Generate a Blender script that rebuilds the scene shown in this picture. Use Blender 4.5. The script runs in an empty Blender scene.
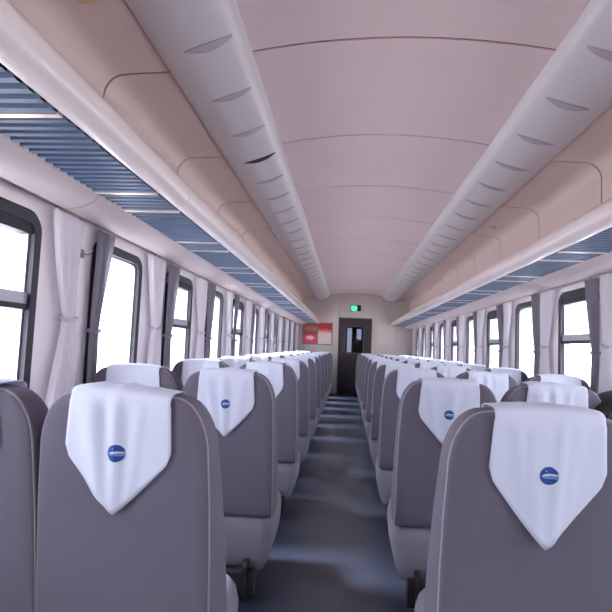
import bpy, bmesh, math, random
from mathutils import Vector, Matrix
random.seed(7)
C = bpy.context.scene.collection
S = bpy.context.scene
PI = math.pi
H = 1.19            # eye height above the carriage floor
YE = 13.3           # inner face of the end wall
YR = -2.6           # inner face of the wall behind the viewer
XL, XR = -1.29, 1.68
CX = 0.195          # carriage centre line (the eye stands off it)

# ------------------------------------------------------------------ camera, sky, exposure
cam = bpy.data.cameras.new('camera'); cam_o = bpy.data.objects.new('camera', cam); C.objects.link(cam_o)
yaw, pit, rol = 0.0809, 0.0767, 0.0414
fw = Vector((-math.sin(yaw)*math.cos(pit), math.cos(yaw)*math.cos(pit), math.sin(pit)))
rt = fw.cross(Vector((0, 0, 1))).normalized(); up = rt.cross(fw)
r2 = rt*math.cos(rol) + up*math.sin(rol); u2 = -rt*math.sin(rol) + up*math.cos(rol)
m = Matrix((r2, u2, -fw)).transposed().to_4x4(); m.translation = Vector((0, 0, H))
cam_o.matrix_world = m
cam.sensor_width = 36; cam.lens = 36*520/612; cam.clip_start = 0.05
S.camera = cam_o

world = bpy.data.worlds.new('overcast'); S.world = world; world.use_nodes = True
bg = world.node_tree.nodes['Background']
wn_ = world.node_tree                      # overcast sky: brighter overhead than at the horizon
tc_ = wn_.nodes.new('ShaderNodeTexCoord'); sx_ = wn_.nodes.new('ShaderNodeSeparateXYZ'); cr_ = wn_.nodes.new('ShaderNodeValToRGB')
wn_.links.new(tc_.outputs['Generated'], sx_.inputs[0]); wn_.links.new(sx_.outputs['Z'], cr_.inputs[0]); wn_.links.new(cr_.outputs[0], bg.inputs[0])
cr_.color_ramp.elements[0].color = (0.34, 0.36, 0.41, 1); cr_.color_ramp.elements[1].color = (1.25, 1.33, 1.5, 1)
bg.inputs[1].default_value = 1.4
sun = bpy.data.lights.new('hazy_sun', 'SUN'); sun.energy = 1.8; sun.angle = math.radians(15); sun.color = (0.92, 0.95, 1.0)
sun_o = bpy.data.objects.new('hazy_sun', sun); C.objects.link(sun_o)
sun_o.rotation_euler = Vector((-1.0, 0.0, 1.05)).to_track_quat('Z', 'Y').to_euler()
S.view_settings.view_transform = 'Standard'; S.view_settings.look = 'None'
S.view_settings.gamma = 1; S.view_settings.use_curve_mapping = False
S.view_settings.exposure = 3.68
S.cycles.diffuse_bounces = 6
S.cycles.use_denoising = True
for nm, px, rz in (('window_portal', XL-0.12, -PI/2), ('window_portal', XR+0.12, PI/2)):   # sampling portals, give no light
    l = bpy.data.lights.new(nm, 'AREA'); l.shape = 'RECTANGLE'; l.size = 1.1; l.size_y = YE-YR
    l.cycles.is_portal = True
    o = bpy.data.objects.new(nm, l); C.objects.link(o); o.location = (px, (YE+YR)/2, H+0.02)
    o.rotation_euler = (0, rz, 0)

# ------------------------------------------------------------------ materials
def lin(c):
    return tuple((v/255/12.92 if v/255 <= 0.04045 else ((v/255+0.055)/1.055)**2.4) for v in c) + (1,)
def mat(name, rgb, rough=0.6, metal=0.0, noise=0.0, nscale=8, bump=0.0, bscale=200, spec=0.5, trans=0.0, emit=None, coords='Object'):
    M = bpy.data.materials.new(name); M.use_nodes = True; nt = M.node_tree
    b = nt.nodes['Principled BSDF']; col = lin(rgb)
    b.inputs['Base Color'].default_value = col; b.inputs['Roughness'].default_value = rough
    b.inputs['Metallic'].default_value = metal; b.inputs['Specular IOR Level'].default_value = spec
    tc = nt.nodes.new('ShaderNodeTexCoord')
    if noise:
        n = nt.nodes.new('ShaderNodeTexNoise'); n.inputs['Scale'].default_value = nscale; n.inputs['Detail'].default_value = 4
        nt.links.new(tc.outputs[coords], n.inputs['Vector'])
        mx = nt.nodes.new('ShaderNodeMix'); mx.data_type = 'RGBA'
        mx.inputs[6].default_value = tuple(v*(1-noise) for v in col[:3])+(1,)
        mx.inputs[7].default_value = tuple(min(1, v*(1+noise)) for v in col[:3])+(1,)
        nt.links.new(n.outputs['Fac'], mx.inputs[0]); nt.links.new(mx.outputs[2], b.inputs['Base Color'])
    if bump:
        n2 = nt.nodes.new('ShaderNodeTexNoise'); n2.inputs['Scale'].default_value = bscale; n2.inputs['Detail'].default_value = 3
        nt.links.new(tc.outputs[coords], n2.inputs['Vector'])
        bp = nt.nodes.new('ShaderNodeBump'); bp.inputs['Strength'].default_value = bump; bp.inputs['Distance'].default_value = 0.004
        nt.links.new(n2.outputs['Fac'], bp.inputs['Height']); nt.links.new(bp.outputs[0], b.inputs['Normal'])
    if trans:
        t = nt.nodes.new('ShaderNodeBsdfTranslucent'); t.inputs[0].default_value = col
        ms = nt.nodes.new('ShaderNodeMixShader'); ms.inputs[0].default_value = trans
        out = nt.nodes['Material Output']
        nt.links.new(b.outputs[0], ms.inputs[1]); nt.links.new(t.outputs[0], ms.inputs[2]); nt.links.new(ms.outputs[0], out.inputs[0])
    if emit:
        b.inputs['Emission Color'].default_value = lin(emit[0]); b.inputs['Emission Strength'].default_value = emit[1]
    return M
M = dict(
    ceil=mat('ceiling_laminate', (238, 215, 214), 0.55, noise=0.02, nscale=3),
    joint=mat('joint_strip', (158, 110, 84), 0.7),
    cove=mat('side_panel_laminate', (216, 193, 188), 0.5, noise=0.02, nscale=3),
    duct=mat('duct_enamel', (214, 206, 210), 0.28, noise=0.015, nscale=4),
    vent=mat('vent_grey', (182, 170, 176), 0.5),
    ventd=mat('vent_dark', (48, 40, 42), 0.6),
    fascia=mat('fascia_gloss', (226, 212, 212), 0.22, noise=0.02, nscale=5),
    rack=mat('rack_blue', (72, 92, 122), 0.5, noise=0.06, nscale=6),
    bar=mat('bar_satin', (224, 208, 200), 0.3, metal=0.3),
    wall=mat('wall_laminate', (250, 242, 244), 0.5, noise=0.02, nscale=3),
    cornice=mat('cornice_laminate', (192, 176, 178), 0.4, noise=0.02, nscale=4),
    endwall=mat('end_wall_laminate', (210, 198, 192), 0.6, noise=0.03, nscale=4),
    frame=mat('window_rubber', (38, 36, 48), 0.55),
    alu=mat('window_aluminium', (172, 170, 180), 0.35, metal=0.5),
    floor=mat('floor_vinyl', (48, 53, 68), 0.32, noise=0.08, nscale=5, spec=0.6),
    seat=mat('seat_fabric', (111, 105, 118), 0.75, noise=0.05, nscale=7, bump=0.25, bscale=260, spec=0.3),
    cushion=mat('cushion_fabric', (134, 130, 142), 0.75, noise=0.05, nscale=7, bump=0.25, bscale=260, spec=0.3),
    pipe=mat('piping_fabric', (158, 148, 154), 0.7),
    dark=mat('dark_plastic', (40, 36, 42), 0.5),
    foot=mat('foot_enamel', (190, 178, 176), 0.4),
    cloth=mat('white_headrest_cotton', (236, 238, 255), 0.85, noise=0.02, nscale=12, bump=0.3, bscale=35, spec=0.2, trans=0.12),
    badge=mat('badge_blue', (38, 84, 158), 0.6, noise=0.1, nscale=90),
    emblem=mat('badge_white', (214, 222, 240), 0.6),
    emblem2=mat('badge_pale_blue', (120, 150, 204), 0.6),
    curtain=mat('white_curtain_cotton', (252, 248, 252), 0.85, spec=0.2, trans=0.25),
    blackout=mat('grey_curtain_satin', (156, 152, 164), 0.45, spec=0.4, trans=0.22),
    tie=mat('curtain_tie', (214, 210, 224), 0.8),
    hook=mat('hook_metal', (170, 160, 156), 0.35, metal=0.6),
    door=mat('door_dark_steel', (66, 56, 62), 0.5, noise=0.05, nscale=6),
    doorframe=mat('door_frame', (92, 82, 86), 0.5),
    dim=mat('vestibule_grey', (96, 92, 96), 0.7),
    board=mat('notice_board', (216, 206, 202), 0.6, noise=0.02),
    boardframe=mat('board_frame', (140, 112, 112), 0.4),
    amber=mat('amber_plastic', (222, 188, 132), 0.4),
    exitgreen=mat('exit_green', (40, 190, 110), 0.4, emit=((50, 215, 120), 0.25)),
    exitdark=mat('exit_dark', (52, 58, 54), 0.4),
    jacket=mat('jacket_black', (40, 33, 36), 0.85, noise=0.15, nscale=20),
)
def glass(name, tint):
    g = bpy.data.materials.new(name); g.use_nodes = True; nt = g.node_tree; nt.nodes.remove(nt.nodes['Principled BSDF'])
    t = nt.nodes.new('ShaderNodeBsdfTransparent'); t.inputs[0].default_value = tint
    gl = nt.nodes.new('ShaderNodeBsdfGlossy'); gl.inputs['Roughness'].default_value = 0.03
    lw = nt.nodes.new('ShaderNodeLayerWeight'); pw = nt.nodes.new('ShaderNodeMath'); pw.operation = 'POWER'; pw.inputs[1].default_value = 5
    nt.links.new(lw.outputs['Facing'], pw.inputs[0])
    fr = nt.nodes.new('ShaderNodeMath'); fr.operation = 'MULTIPLY_ADD'; fr.inputs[1].default_value = 0.5; fr.inputs[2].default_value = 0.03
    nt.links.new(pw.outputs[0], fr.inputs[0])
    ms = nt.nodes.new('ShaderNodeMixShader')
    nt.links.new(fr.outputs[0], ms.inputs[0]); nt.links.new(t.outputs[0], ms.inputs[1]); nt.links.new(gl.outputs[0], ms.inputs[2])
    nt.links.new(ms.outputs[0], nt.nodes['Material Output'].inputs[0]); return g
M['glass'] = glass('window_glass', (0.97, 0.98, 0.98, 1))
M['doorglass'] = glass('door_tinted_glass', (0.2, 0.21, 0.24, 1))
def poster_mat(name, red_low):
    p = bpy.data.materials.new(name); p.use_nodes = True; nt = p.node_tree; b = nt.nodes['Principled BSDF']; b.inputs['Roughness'].default_value = 0.4
    tc = nt.nodes.new('ShaderNodeTexCoord'); sp = nt.nodes.new('ShaderNodeSeparateXYZ'); nt.links.new(tc.outputs['Generated'], sp.inputs[0])
    n = nt.nodes.new('ShaderNodeTexNoise'); n.inputs['Scale'].default_value = 6; n.inputs['Detail'].default_value = 3
    nt.links.new(tc.outputs['Generated'], n.inputs['Vector'])
    ad = nt.nodes.new('ShaderNodeMath'); ad.operation = 'MULTIPLY_ADD'; ad.inputs[1].default_value = 0.35 if not red_low else 0.16
    nt.links.new(n.outputs['Fac'], ad.inputs[0]); nt.links.new(sp.outputs['Z'], ad.inputs[2])
    cr = nt.nodes.new('ShaderNodeValToRGB'); nt.links.new(ad.outputs[0], cr.inputs[0])
    e = cr.color_ramp.elements
    if red_low:      # red sheet below, dusky orange picture above
        stops = [(0.0, (216, 66, 92)), (0.36, (226, 84, 108)), (0.56, (200, 62, 74)), (0.62, (120, 76, 92)), (0.8, (204, 122, 96)), (1.0, (150, 84, 80))]
    else:            # red heading fading into a pale sheet
        stops = [(0.0, (226, 214, 210)), (0.66, (228, 206, 200)), (0.8, (226, 150, 140)), (0.9, (204, 50, 64)), (1.0, (196, 44, 60))]
    while len(e) < len(stops): e.new(0.5)
    for k, (ps, cl) in enumerate(stops): e[k].position = ps; e[k].color = lin(cl)
    nt.links.new(cr.outputs[0], b.inputs['Base Color']); return p
M['poster_a'] = poster_mat('poster_red_orange', True); M['poster_b'] = poster_mat('poster_red_pale', False)

# ------------------------------------------------------------------ mesh helpers
class MB:
    def __init__(s): s.v = []; s.f = []
    def add(s, vs, fs):
        k = len(s.v); s.v += [tuple(p) for p in vs]; s.f += [tuple(i+k for i in f) for f in fs]; return s
    def box(s, x0, x1, y0, y1, z0, z1):
        vs = [(x, y, z) for x in (x0, x1) for y in (y0, y1) for z in (z0, z1)]
        return s.add(vs, [(0, 1, 3, 2), (4, 6, 7, 5), (0, 4, 5, 1), (2, 3, 7, 6), (0, 2, 6, 4), (1, 5, 7, 3)])
    def prism(s, prof, y0, y1):     # closed (x, z) outline pushed along y
        n = len(prof); vs = [(x, y0, z) for x, z in prof] + [(x, y1, z) for x, z in prof]
        return s.add(vs, [(i, (i+1) % n, (i+1) % n+n, i+n) for i in range(n)] + [tuple(range(n)), tuple(range(2*n-1, n-1, -1))])
    def rings(s, rs, cap0=True, cap1=True):
        n = len(rs[0]); fs = []
        for a in range(len(rs)-1):
            fs += [(a*n+i, a*n+(i+1) % n, (a+1)*n+(i+1) % n, (a+1)*n+i) for i in range(n)]
        if cap0: fs.append(tuple(range(n)))
        if cap1: fs.append(tuple(range((len(rs)-1)*n, len(rs)*n)))
        return s.add([p for r in rs for p in r], fs)
    def tube(s, pts, r, seg=7, closed=False):
        P = [Vector(p) for p in pts]; n = len(P); rs = []
        for i, p in enumerate(P):
            a = P[i-1] if (i or closed) else P[0]; b = P[(i+1) % n] if (i < n-1 or closed) else P[-1]
            d = (b-a).normalized(); q = Vector((0, 0, 1)) if abs(d.z) < 0.9 else Vector((0, 1, 0))
            e1 = d.cross(q).normalized(); e2 = d.cross(e1)
            rs.append([p+e1*r*math.cos(2*PI*k/seg)+e2*r*math.sin(2*PI*k/seg) for k in range(seg)])
        if closed: rs.append(rs[0]); return s.rings(rs, False, False)
        return s.rings(rs)
    def grid(s, rows):
        n = len(rows[0]); return s.add([p for r in rows for p in r],
            [(a*n+i, a*n+i+1, (a+1)*n+i+1, (a+1)*n+i) for a in range(len(rows)-1) for i in range(n-1)])
    def mesh(s, name, m, smooth=35):
        me = bpy.data.meshes.new(name); me.from_pydata(s.v, [], s.f); me.materials.append(m)
        bm = bmesh.new(); bm.from_mesh(me); bmesh.ops.remove_doubles(bm, verts=bm.verts, dist=1e-5)
        bmesh.ops.recalc_face_normals(bm, faces=bm.faces); bm.to_mesh(me); bm.free()
        if smooth:
            me.shade_smooth(); me.set_sharp_from_angle(angle=math.radians(smooth))
        return me
    def build(s, name, m, parent=None, smooth=35, loc=None):
        return link(name, s.mesh(name, m, smooth), parent, loc)
def link(name, me, parent=None, loc=None):
    o = bpy.data.objects.new(name, me); C.objects.link(o)
    if parent: o.parent = parent
    if loc: o.location = loc
    return o
def tag(o, label=None, cat=None, group=None, kind=None):
    if label: o['label'] = label
    if cat: o['category'] = cat
    if group: o['group'] = group
    if kind: o['kind'] = kind
    return o
def empty(name, loc=(0, 0, 0)):
    o = bpy.data.objects.new(name, None); C.objects.link(o); o.location = loc; o.empty_display_size = 0.1; return o
def copy_tree(o, parent=None):
    c = o.copy(); C.objects.link(c)
    if parent: c.parent = parent
    for ch in list(o.children): copy_tree(ch, c)
    return c
def mir(prof): return [(2*CX-x, z) for x, z in prof]
ORD = 'first second third fourth fifth sixth seventh eighth ninth tenth eleventh twelfth thirteenth fourteenth fifteenth'.split()
BLOCK = {0: 'two-seat block', 1: 'three-seat block'}

# ------------------------------------------------------------------ the shell
o = MB().box(XL-0.1, XR+0.1, YR-0.2, YE+1.6, -0.06, 0).build('floor', M['floor']); tag(o, kind='structure')
tag(MB().box(-60, 60, -60, 80, -1.4, -1.3).build('ground', mat('ballast_and_concrete', (168, 164, 160), 0.9, noise=0.2, nscale=1.5)), kind='structure')
# ceiling: a joint-coloured shell with the laminate panels hung a hair below it
def crown(x): return H+1.393-0.14*(x-CX)**2
xs = [-0.6+i*(2*(CX+0.6))/20 for i in range(21)]
ceil = MB().prism([(x, crown(x)+0.006) for x in xs]+[(XR+0.1, H+1.55), (XL-0.1, H+1.55)], YR-0.2, YE+1.6).build('ceiling', M['joint'])
tag(ceil, kind='structure')
seams = [2.25+1.07*k for k in range(-5, 11)]
edges = [YR]+[s for s in seams if YR < s < YE]+[YE]
for a, b in zip(edges, edges[1:]):
    MB().prism([(x, crown(x)) for x in xs]+[(x, crown(x)+0.0055) for x in reversed(xs)], a+0.0075, b-0.0075).build('ceiling_panel', M['ceil'], ceil)
# curved side panels between the air ducts and the racks
def cove_line(off=0.0):
    p = [(-0.80, 1.235+off), (-1.065, 1.222+off)]
    for k in range(1, 9):
        a = PI/2+k*PI/16; p.append((-1.065+(0.1+off)*math.cos(a), 1.122+(0.1+off)*math.sin(a)))
    p.append((-1.165-off, 0.62)); return [(x, z+H) for x, z in p]
for side, nm in ((0, 'trim_1'), (1, 'trim_2')):
    f = mir if side else (lambda p: p)
    back = cove_line(0.006)+[(-1.29, H+0.62), (-1.29, H+1.4), (-0.8, H+1.4)]
    t = MB().prism(f(back), YR, YE).build(nm, M['joint'], smooth=25); tag(t, kind='structure')
    for a, b in zip(edges, edges[1:]):
        MB().prism(f(cove_line(0)+cove_line(0.0055)[::-1]), a+0.0075, b-0.0075).build('cove_panel', M['cove'], t, smooth=25)

# walls with window openings
WW = 0.62; WZ0, WZ1 = H-0.45, H+0.50
FAR = {0: [2.045+1.068*k for k in range(-3, 11)], 1: [4.275+1.06*k for k in range(-5, 9)]}
def rrect(y0, y1, z0, z1, r, n=6):
    pts = []
    for cy, cz, a0 in ((y1-r, z1-r, 0), (y0+r, z1-r, PI/2), (y0+r, z0+r, PI), (y1-r, z0+r, 3*PI/2)):
        pts += [(cy+r*math.cos(a0+k*PI/2/n), cz+r*math.sin(a0+k*PI/2/n)) for k in range(n+1)]
    return pts
wn = 0
for side in (0, 1):
    xi = XL if side == 0 else XR; sg = -1 if side == 0 else 1     # sg points outdoors
    xa, xb = sorted((xi, xi+sg*0.09))
    mb = MB(); mb.box(xa, xb, YR, YE, 0, WZ0+0.02); mb.box(xa, xb, YR, YE, WZ1-0.02, H+1.5)
    prev = YR
    for F in FAR[side]:
        mb.box(xa, xb, prev, F-WW+0.02, WZ0+0.02, WZ1-0.02); prev = F-0.02
    mb.box(xa, xb, prev, YE, WZ0+0.02, WZ1-0.02)
    tag(mb.build('wall_left' if side == 0 else 'wall_right', M['wall'], smooth=0), kind='structure')
    for k, F in enumerate(FAR[side]):
        wn += 1
        y0, y1 = F-WW, F; fwid = 0.050
        out = rrect(y0, y1, WZ0, WZ1, 0.085); inn = rrect(y0+fwid, y1-fwid, WZ0+fwid, WZ1-fwid, 0.05)
        mid = rrect(y0+0.012, y1-0.012, WZ0+0.012, WZ1-0.012, 0.075)
        X = lambda d: xi+sg*d
        R = [[(X(d), y, z) for y, z in ring] for d, ring in ((0.045, out), (-0.006, out), (-0.016, mid), (-0.012, inn), (0.045, inn), (0.045, out))]
        fr = MB().rings(R, False, False).build('window_%d' % wn, M['frame'], smooth=40); tag(fr, kind='structure')
        si = rrect(y0+fwid-0.002, y1-fwid+0.002, WZ0+fwid-0.002, WZ1-fwid+0.002, 0.05); sj = rrect(y0+fwid+0.009, y1-fwid-0.009, WZ0+fwid+0.009, WZ1-fwid-0.009, 0.044)
        MB().rings([[(X(d), y, z) for y, z in ring] for d, ring in ((0.05, si), (0.012, si), (0.012, sj), (0.05, sj), (0.05, si))], False, False).build('sash', M['alu'], fr, smooth=40)
        split = (k % 2 == 1) if side == 0 else (k % 2 == 1)
        pz = [(WZ0+fwid, WZ1-fwid)]
        if split:
            xs_ = sorted((X(0.0), X(0.06)))
            MB().box(xs_[0], xs_[1], y0+fwid, y1-fwid, H+0.122, H+0.168).build('mullion', M['alu'], fr, smooth=0)
            xs_ = sorted((X(-0.004), X(0.05)))
            MB().box(xs_[0], xs_[1], y0+fwid, y1-fwid, H+0.100, H+0.122).build('mullion_seal', M['frame'], fr, smooth=0)
            MB().box(xs_[0], xs_[1], y0+fwid, y1-fwid, WZ1-fwid-0.045, WZ1-fwid).build('head_rail', M['frame'], fr, smooth=0)
            pz = [(WZ0+fwid, H+0.11), (H+0.16, WZ1-fwid)]
        for za, zb in pz:
            xs_ = sorted((X(0.026), X(0.030)))
            MB().box(xs_[0], xs_[1], y0+fwid, y1-fwid, za, zb).build('window_pane', M['glass'], fr, smooth=0)

# end walls
zt = lambda x: crown(x)+0.02
DX0, DX1, DZ = -0.197, 0.606, H+0.742
JX0, JX1 = -0.217, 0.625
ew = MB()
ew.box(XL, JX0-0.002, YE, YE+0.06, 0, H+1.5); ew.box(JX1+0.002, XR, YE, YE+0.06, 0, H+1.5); ew.box(JX0, JX1, YE+0.002, YE+0.06, DZ+0.02, H+1.5)
tag(ew.build('wall_back', M['endwall'], smooth=0), kind='structure')
tag(MB().box(XL-0.1, XR+0.1, YR-0.15, YR, 0, H+1.5).build('wall_front', M['endwall'], smooth=0), kind='structure')
df = MB().box(JX0, DX0, YE-0.012, YE+0.06, 0, DZ+0.02).box(DX1, JX1, YE-0.012, YE+0.06, 0, DZ+0.02).box(DX0, DX1, YE-0.012, YE+0.06, DZ, DZ+0.02)
tag(df.build('trim_3', M['doorframe'], smooth=0), kind='structure')
# the door leaf with its window
wx0, wx1, wz0, wz1 = -0.03, 0.405, H-0.12, H+0.535
d = MB(); ya, yb = YE+0.012, YE+0.05
d.box(DX0, wx0, ya, yb, 0.005, DZ); d.box(wx1, DX1, ya, yb, 0.005, DZ); d.box(wx0, wx1, ya, yb, 0.005, wz0); d.box(wx0, wx1, ya, yb, wz1, DZ)
door = d.build('door_1', M['door'], smooth=0); tag(door, kind='structure')
MB().rings([[(x, y, z) for x, z in ring] for y, ring in ((ya, rrect(wx0-0.03, wx1+0.03, wz0-0.03, wz1+0.03, 0.04)), (ya-0.01, rrect(wx0-0.03, wx1+0.03, wz0-0.03, wz1+0.03, 0.04)),
    (ya-0.01, rrect(wx0, wx1, wz0, wz1, 0.03)), (ya, rrect(wx0, wx1, wz0, wz1, 0.03)))], False, False).build('window_trim', M['doorframe'], door)
MB().box(wx0, wx1, ya+0.015, ya+0.02, wz0, wz1).build('door_pane', M['doorglass'], door, smooth=0)
MB().box(DX1-0.10, DX1-0.06, ya-0.01, ya, H-0.32, H-0.12).tube([(DX1-0.08, ya-0.01, H-0.2), (DX1-0.08, ya-0.05, H-0.2), (DX1-0.2, ya-0.05, H-0.2)], 0.009).build('door_handle', M['hook'], door)
# vestibule seen through the door window: side walls, far wall with two narrow lights
v = MB(); v.box(XL, XL+0.05, YE+0.06, YE+1.5, 0, H+1.5); v.box(XR-0.05, XR, YE+0.06, YE+1.5, 0, H+1.5)
yv0, yv1 = YE+1.5, YE+1.55; sl = [(0.005, 0.135, H-0.12, H+0.56), (0.275, 0.405, H+0.24, H+0.54)]
v.box(XL, 0.005, yv0, yv1, 0, H+1.5); v.box(0.135, 0.275, yv0, yv1, 0, H+1.5); v.box(0.405, XR, yv0, yv1, 0, H+1.5)
v.box(0.005, 0.135, yv0, yv1, 0, H-0.12); v.box(0.005, 0.135, yv0, yv1, H+0.56, H+1.5)
v.box(0.275, 0.405, yv0, yv1, 0, H+0.24); v.box(0.275, 0.405, yv0, yv1, H+0.54, H+1.5)
tag(v.build('wall_vestibule', M['dim'], smooth=0), kind='structure')

# ------------------------------------------------------------------ cornices over the windows
for side, nm in ((0, 'trim_4'), (1, 'trim_5')):
    f = mir if side else (lambda p: p)
    prof = [(-1.042, 0.612), (-1.05, 0.584), (-1.075, 0.56), (-1.12, 0.54), (-1.186, 0.528), (-1.196, 0.532), (-1.2, 0.56), (-1.29, 0.565), (-1.29, 0.612)]
    if side: prof = [(x-0.005, z) for x, z in prof]
    prof = [(x, z+H) for x, z in prof]
    base = MB().prism(f([(x-0.012 if x > -1.2 else x, z+0.012) for x, z in prof]), YR, YE).build(nm, M['joint'], smooth=25); tag(base, kind='structure')
    cs = [YR]+[2.05+2.11*k for k in range(-2, 6)]+[YE]
    cs = sorted(c for c in cs if YR <= c <= YE)
    for a, b in zip(cs, cs[1:]):
        MB().prism(f(prof), a+0.003, b-0.003).build('cornice_panel', M['cornice'], base, smooth=25)

# ------------------------------------------------------------------ luggage racks
for side in (0, 1):
    f = mir if side else (lambda p: p)
    rk = empty('luggage_rack', (-0.9 if side == 0 else 2*CX+0.9, 5.3, H+0.6)); off = Vector(rk.location)
    tag(rk, 'long luggage rack with blue ribbed base and glossy pale front rail, above the '+BLOCK[side]+'s', 'luggage rack', 'luggage racks')
    def put(mb, name, m_, smooth=35):
        mb.v = [tuple(Vector(p)-off) for p in mb.v]; return mb.build(name, m_, rk, smooth)
    cxr, czr, r = -0.765, 0.645, 0.06
    prof = []
    for k in range(19):
        a = math.radians(118-k*212/18); prof.append((cxr+r*math.cos(a), czr+r*math.sin(a)))
    prof += [(-0.80, 0.607), (-0.80, 0.66)]
    prof = [(x, z+H) for x, z in prof]
    fs = sorted([YR, YE]+[2.18+2.2*k for k in range(-2, 6)])
    for a, b in zip(fs, fs[1:]):
        put(MB().prism(f(prof), a+0.0025, b-0.0025), 'fascia_panel', M['fascia'], 30)
    put(MB().prism(f([(x*0.97-0.026, (z-H-czr)*0.95+czr+H) for x, z in prof]), YR, YE), 'fascia_core', M['bar'], 30)
    # cross bars in pairs and the ribbed blue base between them
    yb_ = []
    for k in range(-4, 13):
        yb_ += [1.02+1.0*k, 1.30+1.0*k]
    yb_ = [y for y in yb_ if YR+0.05 < y < YE-0.05]
    z0 = H+0.600; xa_, xb_ = -0.79, -1.055
    if side: xb_ -= 0.005
    for y in yb_:
        mb = MB().box(min(f([(xa_, 0)])[0][0], f([(xb_, 0)])[0][0]), max(f([(xa_, 0)])[0][0], f([(xb_, 0)])[0][0]), y-0.011, y+0.011, z0-0.011, z0+0.012)
        put(mb, 'cross_bar', M['bar'], 0)
    bs = [YR]+yb_+[YE]
    for a, b in zip(bs, bs[1:]):
        a += 0.011; b -= 0.011
        if b-a < 0.03: continue
        n = max(1, round((b-a)/0.047)); prof2 = []
        for i in range(n):
            ya_, yb2 = a+(b-a)*i/n, a+(b-a)*(i+1)/n; w = yb2-ya_
            prof2 += [(ya_, z0+0.008), (ya_+0.3*w, z0+0.008), (ya_+0.42*w, z0-0.008), (ya_+0.88*w, z0-0.008)]
        prof2 += [(b, z0+0.006), (b, z0+0.014), (a, z0+0.014)]
        x1, x2 = f([(xa_, 0)])[0][0], f([(xb_, 0)])[0][0]; n2 = len(prof2)
        mb = MB().add([(x1, y, z) for y, z in prof2]+[(x2, y, z) for y, z in prof2],
                      [(i, (i+1) % n2, (i+1) % n2+n2, i+n2) for i in range(n2)])
        put(mb, 'rack_panel', M['rack'], 0)

# ------------------------------------------------------------------ air ducts with lens-shaped vents
def duct_pts():
    A = Vector((-0.476, 1.325)); B = Vector((-0.845, 1.222)); n = 18; out = []
    nrm = Vector((-(B-A).y, (B-A).x)).normalized()
    if nrm.y > 0: nrm = -nrm
    for k in range(n+1):
        t = k/n; out.append(tuple(A.lerp(B, t)+nrm*0.062*(1-(2*t-1)**2)**0.75))
    return [(x, z+H) for x, z in out], A, B, nrm
dp, DA, DB, DN = duct_pts()
def duct_at(t, off=0.0):
    p = DA.lerp(DB, t)+DN*(0.062*max(0, 1-(2*t-1)**2)**0.75+off); return p.x, p.y+H
for side in (0, 1):
    f = mir if side else (lambda p: p)
    du = MB().prism(f(dp+[(-0.845, H+1.4), (-0.476, H+1.42)]), YR, YE).build('air_duct', M['duct'], smooth=30)
    tag(du, 'pale rounded air duct with lens-shaped vents along the ceiling, above the '+BLOCK[side]+'s', 'air duct', 'ceiling air ducts')
    y0 = 2.03 if side == 0 else 2.10
    k = -9
    while y0+0.436*k < YE-0.3:
        yc = y0+0.436*k; k += 1
        if yc < YR+0.2: continue
        top, bot = [], []
        N = 14
        for i in range(N+1):
            t = (0.14 if side == 0 else 0.20)+0.56*i/N; s = max(0.0, 1-(2*i/N-1)**2)
            top.append((t, yc-0.026*s)); bot.append((t, yc+0.026*s))
        def P(t, y, o_): 
            x, z = duct_at(t, o_); x = f([(x, z)])[0][0]; return (x, y, z)
        dark = (side == 0 and abs(yc-(2.03+0.436*3)) < 0.01)
        rowsv = [[P(t, y, -0.002) for t, y in top], [P(t, y, 0.003) for t, y in top], [P(t, y, 0.003) for t, y in bot], [P(t, y, -0.002) for t, y in bot]]
        ve = MB().grid(rowsv).build('air_vent', M['ventd'] if dark else M['vent'], du, smooth=0)
        if dark: ve['label'] = 'dark open vent'
        lip = [P(t, y+0.002, 0.003) for t, y in bot]
        MB().tube(lip, 0.0022, 5).build('vent_lip', M['duct'] if not dark else M['vent'], ve)
        if yc > 9: continue

# ------------------------------------------------------------------ small fixtures
def disc(x, y, z, r, label, cat='ceiling fixture'):
    rs = [[(r*k_*math.cos(2*PI*i/28), r*k_*math.sin(2*PI*i/28), zz) for i in range(28)] for k_, zz in ((1, 0), (1, -0.006), (0.9, -0.011), (0.55, -0.014), (0.2, -0.015))]
    o = MB().rings(rs).build('ceiling_fixture', M['amber'], loc=(x, y, z), smooth=50); tag(o, label, cat, 'round ceiling fixtures')
    MB().rings([[(r*k_*math.cos(2*PI*i/28), r*k_*math.sin(2*PI*i/28), zz) for i in range(28)] for k_, zz in ((1.12, 0.001), (1.12, -0.005), (1.0, -0.006))]).build('mounting_ring', M['cove'], o)
disc(-0.985, 1.69, H+1.224, 0.055, 'round yellowish fixture on the side ceiling panel above the two-seat block')
disc(1.365, 5.12, H+1.224, 0.045, 'round yellowish fixture on the side ceiling panel above the three-seat block')
ex = empty('exit_sign', (0.20, YE, H+1.01)); tag(ex, 'small half-lit green exit light on the end wall above the door', 'exit sign')
MB().box(-0.13, 0.13, -0.03, 0, -0.075, 0.075).build('housing', M['exitdark'], ex, 0)
MB().add(*(lambda r_: ([(x, y, z) for y in (-0.036, -0.03) for x, z in r_], [tuple(range(len(r_)))]+[(i, (i+1) % len(r_), (i+1) % len(r_)+len(r_), i+len(r_)) for i in range(len(r_))]))(rrect(-0.115, 0.03, -0.06, 0.06, 0.03))).build('lit_face', M['exitgreen'], ex)
po = empty('poster_board', (-0.755, YE, H+0.33)); tag(po, 'framed pair of red posters on the end wall beside the dark door', 'poster board')
MB().box(-0.385, 0.385, -0.012, 0, -0.285, 0.285).build('backing', M['boardframe'], po, 0)
MB().box(-0.36, -0.012, -0.018, -0.012, -0.262, 0.262).build('poster', M['poster_a'], po, 0)['label'] = 'red and orange poster with a pale blotch'
MB().box(0.018, 0.36, -0.018, -0.012, -0.262, 0.262).build('poster', M['poster_b'], po, 0)['label'] = 'poster with red heading fading to cream'
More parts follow.
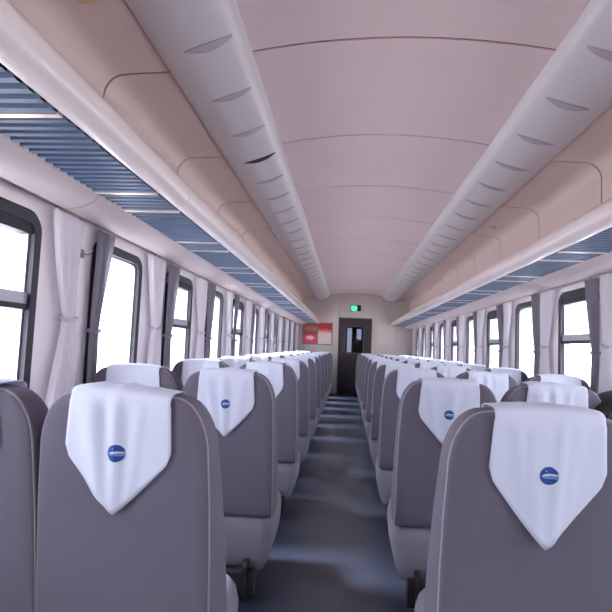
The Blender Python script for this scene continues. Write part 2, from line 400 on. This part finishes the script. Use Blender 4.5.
MB().add([(-0.186+0.105*math.cos(2*PI*i/24)*(1+0.1*math.sin(5*i)), -0.0195, -0.11+0.05*math.sin(2*PI*i/24)*(1+0.12*math.cos(3*i))) for i in range(24)], [tuple(range(24))]).build('poster_blotch', mat('poster_pale', (240, 190, 196), 0.4), po, 0)
nb = empty('notice_board', (0.98, YE, H+0.36)); tag(nb, 'blank pale panel on the end wall behind the three-seat block', 'panel')
MB().box(-0.21, 0.21, -0.01, 0, -0.245, 0.245).build('panel', M['board'], nb, 0)
MB().box(-0.222, -0.21, -0.014, 0, -0.257, 0.257).box(0.21, 0.222, -0.014, 0, -0.257, 0.257).box(-0.21, 0.21, -0.014, 0, 0.245, 0.257).box(-0.21, 0.21, -0.014, 0, -0.257, -0.245).build('frame', M['endwall'], nb, 0)

# ------------------------------------------------------------------ curtains
def curtain_mesh(name, m_, wtop, wtie, wbot, ztie, folds, amp, shift, ph, zt_=0.0, zb_=-0.98):
    rows = []; nz, ny = 22, folds*6
    for a in range(nz+1):
        q = a/nz; z = zt_+(zb_-zt_)*q
        if z > ztie: s = (z-ztie)/(zt_-ztie); w = wtie+(wtop-wtie)*s**0.75; c = shift*(1-s**0.8)
        else: s = (ztie-z)/(ztie-zb_); w = wtie+(wbot-wtie)*s**0.6; c = shift*(1-0.35*s)
        row = []
        for i in range(ny+1):
            u = i/ny; y = c+(u-0.5)*w + 0.006*math.sin(9*z+7*u+ph)
            x = amp*(0.55+0.45*min(1, w/wtop))*math.sin(2*PI*folds*u+ph+0.5*math.sin(3*z+ph)) + 0.25*amp*math.sin(2*PI*folds*0.5*u+2*z+ph)
            row.append((x, y, z))
        rows.append(row)
    return MB().grid(rows).mesh(name, m_, smooth=60)
whites = [curtain_mesh('white_curtain', M['curtain'], 0.25, 0.075, 0.24, -0.455, 6, 0.022, 0.075, p) for p in (0.3, 1.7, 2.9)]
greys = [curtain_mesh('grey_curtain', M['blackout'], 0.15, 0.06, 0.10, -0.50, 4, 0.018, -0.045, p) for p in (0.8, 2.2, 4.0)]
tie_me = MB().tube([(0.026*math.cos(a*2*PI/16), 0.075+0.044*math.sin(a*2*PI/16), -0.455+0.006*math.sin(a*4*PI/16)) for a in range(16)], 0.010, 6, True).mesh('tie_band', M['tie'])
tie2_me = MB().tube([(0.028*math.cos(a*2*PI/16), -0.045+0.036*math.sin(a*2*PI/16), -0.50+0.006*math.sin(a*4*PI/16)) for a in range(16)], 0.008, 6, True).mesh('tie_band', M['blackout'])
hook_me = {s_: MB().tube([(-s_*0.045, 0, 0), (-s_*0.02, 0, -0.004), (0, 0, 0.0), (s_*0.008, 0, 0.018), (s_*0.002, 0, 0.03)], 0.005, 6).box(-s_*0.047, -s_*0.041, -0.014, 0.014, -0.02, 0.02).mesh('tie_hook', M['hook']) for s_ in (1, -1)}
for side in (0, 1):
    xi = XL if side == 0 else XR; s_ = 1 if side == 0 else -1
    x0 = xi+s_*0.046
    for k, F in enumerate(FAR[side]):
        if F < -0.3: continue
        idx = [q for q, g in enumerate(FAR[side]) if g >= -0.3].index(k)
        wv = ORD[idx]
        c = link('white_curtain', whites[k % 3], None, (x0, F+0.12, H+0.53))
        c.scale = (s_, 1+0.06*random.uniform(-1, 1), 1)
        tag(c, 'white tied-back curtain at the far edge of the %s window, beside the %s' % (wv, BLOCK[side]), 'curtain', 'white curtains along the %s' % BLOCK[side])
        link('tie_band', tie_me, c)
        g = link('grey_curtain', greys[k % 3], None, (x0, F+0.475 if side == 0 else F+0.40, H+0.53))
        g.scale = (s_, 1+0.06*random.uniform(-1, 1), 1)
        if F+0.6 < YE:
            tag(g, 'narrow grey curtain bunched on the pier beyond the %s window, beside the %s' % (wv, BLOCK[side]), 'curtain', 'grey curtains along the %s' % BLOCK[side])
            link('tie_band', tie2_me, g)
            hk = link('tie_hook', hook_me[s_], g, (-0.0, -0.13 if side == 0 else -0.10, -0.13)); hk.scale = (s_, 1, 1)
        else: bpy.data.objects.remove(g)

# ------------------------------------------------------------------ the seats
ZT = 1.063; TAN = math.tan(math.radians(7.5))
def outline():                     # right half from bottom to the middle of the top, then mirrored
    p = [(0.2285, 0.375), (0.2285, 0.5), (0.228, 0.65), (0.2255, 0.78), (0.220, 0.90)]
    for k in range(1, 10):
        a = k*PI/2/9; p.append((0.125+0.095*math.cos(a)**0.9 if k < 9 else 0.125, 0.90+0.152*math.sin(a)**1.0))
    p += [(0.09, 1.0570), (0.045, 1.0612), (0.0, 1.0625)]
    return p+[(-x, z) for x, z in reversed(p[:-1])]
OUT = outline(); zc = 0.72
def inset(d):
    n = len(OUT); r = []
    for i in range(n):
        a, b, c = Vector(OUT[i-1]), Vector(OUT[i]), Vector(OUT[(i+1) % n])
        n1 = Vector((-(b-a).y, (b-a).x)).normalized(); n2 = Vector((-(c-b).y, (c-b).x)).normalized()
        v_ = n1+n2; v_ = v_.normalized()*min(1.4, 1/max(0.3, v_.length/2)) if v_.length > 1e-6 else n1
        q = b+v_*d; r.append((q.x, q.y))
    return r
def face_y(z): return (ZT-z)*TAN
def lay(d, y): return [(x, y*(0.6+0.95*(ZT-z)/0.69 if y > 0.03 else 1)+face_y(z), z) for x, z in inset(d)]
bk = MB().rings([lay(0.11, -0.002), lay(0.07, -0.0015), lay(0.035, 0.0), lay(0.012, 0.003), lay(0.004, 0.009), lay(0.0, 0.02), lay(-0.001, 0.07), lay(0.0, 0.13), lay(0.004, 0.16), lay(0.014, 0.178), lay(0.03, 0.187), lay(0.07, 0.193), lay(0.11, 0.194)])
back_me = bk.mesh('backrest', M['seat'], 60)
pipe_me = MB().tube([(x, 0.013+face_y(z), z) for x, z in inset(0.004)], 0.0042, 6).mesh('piping', M['pipe'], 60)
def sup(hw, y0, y1, z, n=32, e=0.32):
    r = []
    for i in range(n):
        a = 2*PI*i/n; c, s_ = math.cos(a), math.sin(a)
        r.append((hw*math.copysign(abs(c)**e, c), (y0+y1)/2+(y1-y0)/2*math.copysign(abs(s_)**e, s_), z))
    return r
cu = MB().rings([sup(0.17, 0.15, 0.44, 0.11), sup(0.190, 0.125, 0.47, 0.118), sup(0.206, 0.112, 0.51, 0.155), sup(0.221, 0.105, 0.55, 0.22), sup(0.2285, 0.102, 0.57, 0.29),
    sup(0.2285, 0.104, 0.575, 0.345), sup(0.220, 0.125, 0.565, 0.385), sup(0.200, 0.15, 0.55, 0.412), sup(0.165, 0.19, 0.52, 0.428), sup(0.09, 0.24, 0.44, 0.434)])
cush_me = cu.mesh('seat_cushion', M['cushion'], 60)
ped_me = MB().rings([sup(w_, a_, b_, z_, 20, 0.25) for w_, a_, b_, z_ in ((0.14, 0.16, 0.42, 0.02), (0.14, 0.16, 0.42, 0.05), (0.125, 0.19, 0.38, 0.06), (0.125, 0.19, 0.38, 0.125))]).mesh('pedestal', M['dark'], 40)
foot_me = MB().rings([sup(w_, a_, b_, z_, 16, 0.5) for w_, a_, b_, z_ in ((0.016, 0.13, 0.45, 0.0), (0.016, 0.13, 0.45, 0.012), (0.010, 0.15, 0.43, 0.02), (0.009, 0.2, 0.38, 0.115))]).mesh('leg', M['foot'], 40)
rest_me = MB().rings([[(x, y, z) for x in (0,) for y, z in ()] or [(x_, y, z) for y, z in rrect(0.045, 0.10, 0.035, 0.155, 0.02, 4)] for x_ in (-0.165, 0.165)]).mesh('footrest', M['dark'], 40)
brk_me = MB().rings([[(x_, y, z) for y, z in rrect(0.03, 0.115, 0.02, 0.19, 0.03, 4)] for x_ in (-0.011, 0.011)]).mesh('bracket', M['dark'], 40)
def make_seat():
    root = empty('train_seat')
    b = link('backrest', back_me, root); link('piping', pipe_me, b)['label'] = 'pale piped seam'
    link('seat_cushion', cush_me, root); link('pedestal', ped_me, root)
    for s_ in (-1, 1): link('leg', foot_me, root, (s_*0.10, 0, 0))
    fr = link('footrest', rest_me, root)
    for s_ in (-1, 1): link('bracket', brk_me, fr, (s_*0.12, 0, 0))
    return root

# headrest cloths: over the top of the backrest, pointed tail behind, short flap in front
def cloth_fn(seed, tail, wid):
    rnd = random.Random(seed); cre = [(rnd.uniform(-0.1, 0.1), rnd.uniform(0.009, 0.024), rnd.uniform(0.003, 0.008)) for _ in range(6)]
    def fold(x, v): return sum(a_*math.exp(-((x-c_*(1-0.5*v/0.3))/w_)**2) for c_, w_, a_ in cre)
    def back(x, z):                # y of the cloth on the back at height z
        v = max(0, ZT-z); return face_y(z)-0.0075-min(1, 0.25+v/0.06)*fold(x, v)
    def length(x):
        u = min(1, abs(x)/(wid/2)); return 0.165+(tail-0.165)*(1-u**1.12) - 0.02*max(0, (u-0.9)/0.1)**2
    return fold, back, length
def cloth_mesh(seed, tail=0.315, wid=0.272):
    fold, back, length = cloth_fn(seed, tail, wid); rows = []
    n = 28
    def crownz(x): return 1.0625-0.35*x*x+0.004
    for u in range(n+1):
        s_ = 2*u/n-1; col = []; xt = s_*wid/2*0.935
        col += [(xt, 0.126+0.03*(1-q)+face_y(ZT-0.14*(1-q))+0.001+0.3*fold(xt, 0.1), crownz(xt)-0.03-0.11*(1-q)) for q in (0, 0.33, 0.66, 1)]
        zt_ = crownz(xt)+0.4*fold(xt, 0)
        for a in range(0, 10):     # rounded top from front to back
            th = PI*a/9; col.append((xt, 0.0605+0.0665*math.copysign(abs(math.cos(th))**0.55, math.cos(th))+face_y(ZT-0.02), zt_-0.026+0.026*abs(math.sin(th))**0.6))
        L = length(s_*wid/2)
        for q in range(1, 15):
            v = 0.026+(L-0.026)*q/14; z = crownz(xt)-v; x = s_*wid/2*(0.935+0.065*min(1, v/0.14)); col.append((x, back(x, z), z))
        rows.append(col)
    return MB().grid(rows).mesh('headrest_cloth', M['cloth'], 70), back
def flat(pts, back, off, m_, name, r=0.0215, cz=ZT-0.157):
    k = len(pts); vs = []
    cx_ = sum(p[0] for p in pts)/k; cy_ = sum(p[1] for p in pts)/k
    for s_ in (1, 0.66, 0.33):
        for px, py in pts:
            x, z = (cx_+(px-cx_)*s_)*r, cz+(cy_+(py-cy_)*s_)*r; vs.append((x, back(x, z)-off, z))
    x, z = cx_*r, cz+cy_*r; vs.append((x, back(x, z)-off, z))
    for px, py in pts: x, z = px*r, cz+py*r; vs.append((x, back(x, z)-off+0.0008, z))
    fs = [(a*k+i, a*k+(i+1) % k, (a+1)*k+(i+1) % k, (a+1)*k+i) for a in range(2) for i in range(k)]+[(2*k+i, 2*k+(i+1) % k, 3*k) for i in range(k)]
    fs += [(i, (i+1) % k, 3*k+1+(i+1) % k, 3*k+1+i) for i in range(k)]
    return MB().add(vs, fs).mesh(name, m_, 50)
circ = [(math.cos(2*PI*i/28), math.sin(2*PI*i/28)) for i in range(28)]
train = [(-0.76, -0.02), (-0.55, 0.10), (-0.2, 0.2), (0.2, 0.19), (0.98, 0.13), (0.985, 0.0), (0.3, 0.02), (-0.1, 0.0), (-0.2, -0.06), (0.98, -0.07), (0.965, -0.2), (0.1, -0.17), (-0.45, -0.17), (-0.66, -0.12)]
upper = [(-0.8, -0.06), (-0.55, 0.12), (-0.2, 0.24), (0.2, 0.25), (0.96, 0.2), (0.985, 0.03), (0.3, 0.01), (-0.2, -0.03), (-0.5, -0.08)]
lower = [(-0.76, -0.12), (-0.45, -0.11), (0.0, -0.07), (0.985, -0.04), (0.94, -0.3), (0.1, -0.3), (-0.45, -0.3), (-0.66, -0.22)]
star = [(-0.30+0.1*math.cos(PI/2+k*PI/4)*(1 if k % 2 == 0 else 0.4), 0.52+0.12*math.sin(PI/2+k*PI/4)*(1 if k % 2 == 0 else 0.4)) for k in range(8)]
glow = [(0.62*x+0.1, 0.32*y-0.5) for x, y in circ]
def make_cloth(seed):
    me, back = cloth_mesh(seed, 0.34 if seed == 37 else 0.315); o = link('headrest_cloth', me)
    sol = o.modifiers.new('hem', 'SOLIDIFY'); sol.thickness = 0.0015; sol.offset = 0
    b = link('badge', flat(circ, back, 0.0022, M['badge'], 'badge'), o); b['label'] = 'round blue badge with a white train'
    for nm, pts, m_ in (('train_emblem', upper, M['emblem']), ('train_emblem', lower, M['emblem2']), ('star_emblem', star, M['emblem']), ('sheen_emblem', glow, M['emblem2'])):
        if nm != 'sheen_emblem': link(nm, flat(pts, back, 0.0032, m_, nm), b)
    return o
seat0 = make_seat(); cloths = [make_cloth(s_) for s_ in (11, 23, 37, 5)]
used = set(); NROW = 11; PITCH = 1.145; Y1 = 1.263
cols = [(-0.551, 0, 'aisle seat'), (-1.008, 0, 'window seat'), (0.476, 1, 'aisle seat'), (0.935, 1, 'middle seat'), (1.394, 1, 'window seat')]
tweak = {(0, 0): (0.0, 0.021, 0.04), (2, 0): (0.004, -0.004, 0.0), (0, 1): (0, 0, 0)}
rnd = random.Random(3)
for r in range(NROW):
    for ci, (x, blk, kind) in enumerate(cols):
        s_ = seat0 if 's' not in used else copy_tree(seat0); used.add('s')
        y = Y1+PITCH*r+(rnd.uniform(-0.012, 0.012) if r else (0.035 if blk else 0))
        s_.location = (x, y, 0)
        tag(s_, 'grey fabric train seat, %s of the %s, %s row from the camera' % (kind, BLOCK[blk], ORD[r]), 'train seat', 'train seats of the %s' % BLOCK[blk])
        q = rnd.randrange(4) if r > 1 else (ci+r) % 4
        if q not in used: c = cloths[q]; used.add(q)
        else: c = copy_tree(cloths[q])
        dx, dz, rot = tweak.get((ci, r), (rnd.uniform(-0.008, 0.008), rnd.uniform(-0.004, 0.004), rnd.uniform(-0.02, 0.02)))
        if (ci, r) == (2, 0): dx, dz, rot = 0.012, -0.014, 0.0
        c.matrix_world = Matrix.Translation((x+dx, y, 0)) @ Matrix.Translation((0, 0, ZT)) @ Matrix.Rotation(rot, 4, 'Y') @ Matrix.Translation((0, 0, -ZT+0.001))
        tag(c, 'white pointed headrest cloth with round blue badge on the %s, %s row, %s' % (kind, ORD[r], BLOCK[blk]), 'headrest cloth', 'headrest cloths of the %s' % BLOCK[blk])

# black jacket slung over the shoulder of a window seat
rs = []
for k in range(15):
    t = k/14; a = PI*(t*1.25-0.2)
    cx_ = 1.165; pth = Vector((cx_-0.075*math.cos(a)-0.01, 0, 0.86+0.14*math.sin(a))) if t < 0.85 else None
    zc_ = [0.64, 0.69, 0.74, 0.79, 0.845, 0.89, 0.915, 0.935, 0.95, 0.965, 0.98, 0.995, 1.005, 1.01, 1.01][k]
    xc_ = [1.085, 1.083, 1.08, 1.077, 1.075, 1.075, 1.08, 1.095, 1.112, 1.13, 1.155, 1.18, 1.2, 1.215, 1.225][k]
    rx = 0.035+0.02*math.sin(PI*t); ry = 0.085+0.035*math.sin(PI*t)+0.01*math.sin(9*t)
    if k in (0, 14): rx, ry = 0.012, 0.03
    d = Vector((1, 0, 0.0)) if k < 6 else Vector((0.35, 0, 0.95)).normalized()
    rs.append([(xc_+d.x*rx*math.cos(2*PI*i/18)*(1+0.12*math.sin(3*i+k)), Y1+PITCH+0.07+ry*math.sin(2*PI*i/18)*(1+0.1*math.sin(2*i+k)), zc_+d.z*rx*math.cos(2*PI*i/18)) for i in range(18)])
jk = MB().rings(rs).build('jacket', M['jacket'], smooth=80)
tag(jk, 'black jacket slung over the shoulder of a grey seat in the three-seat block', 'jacket')
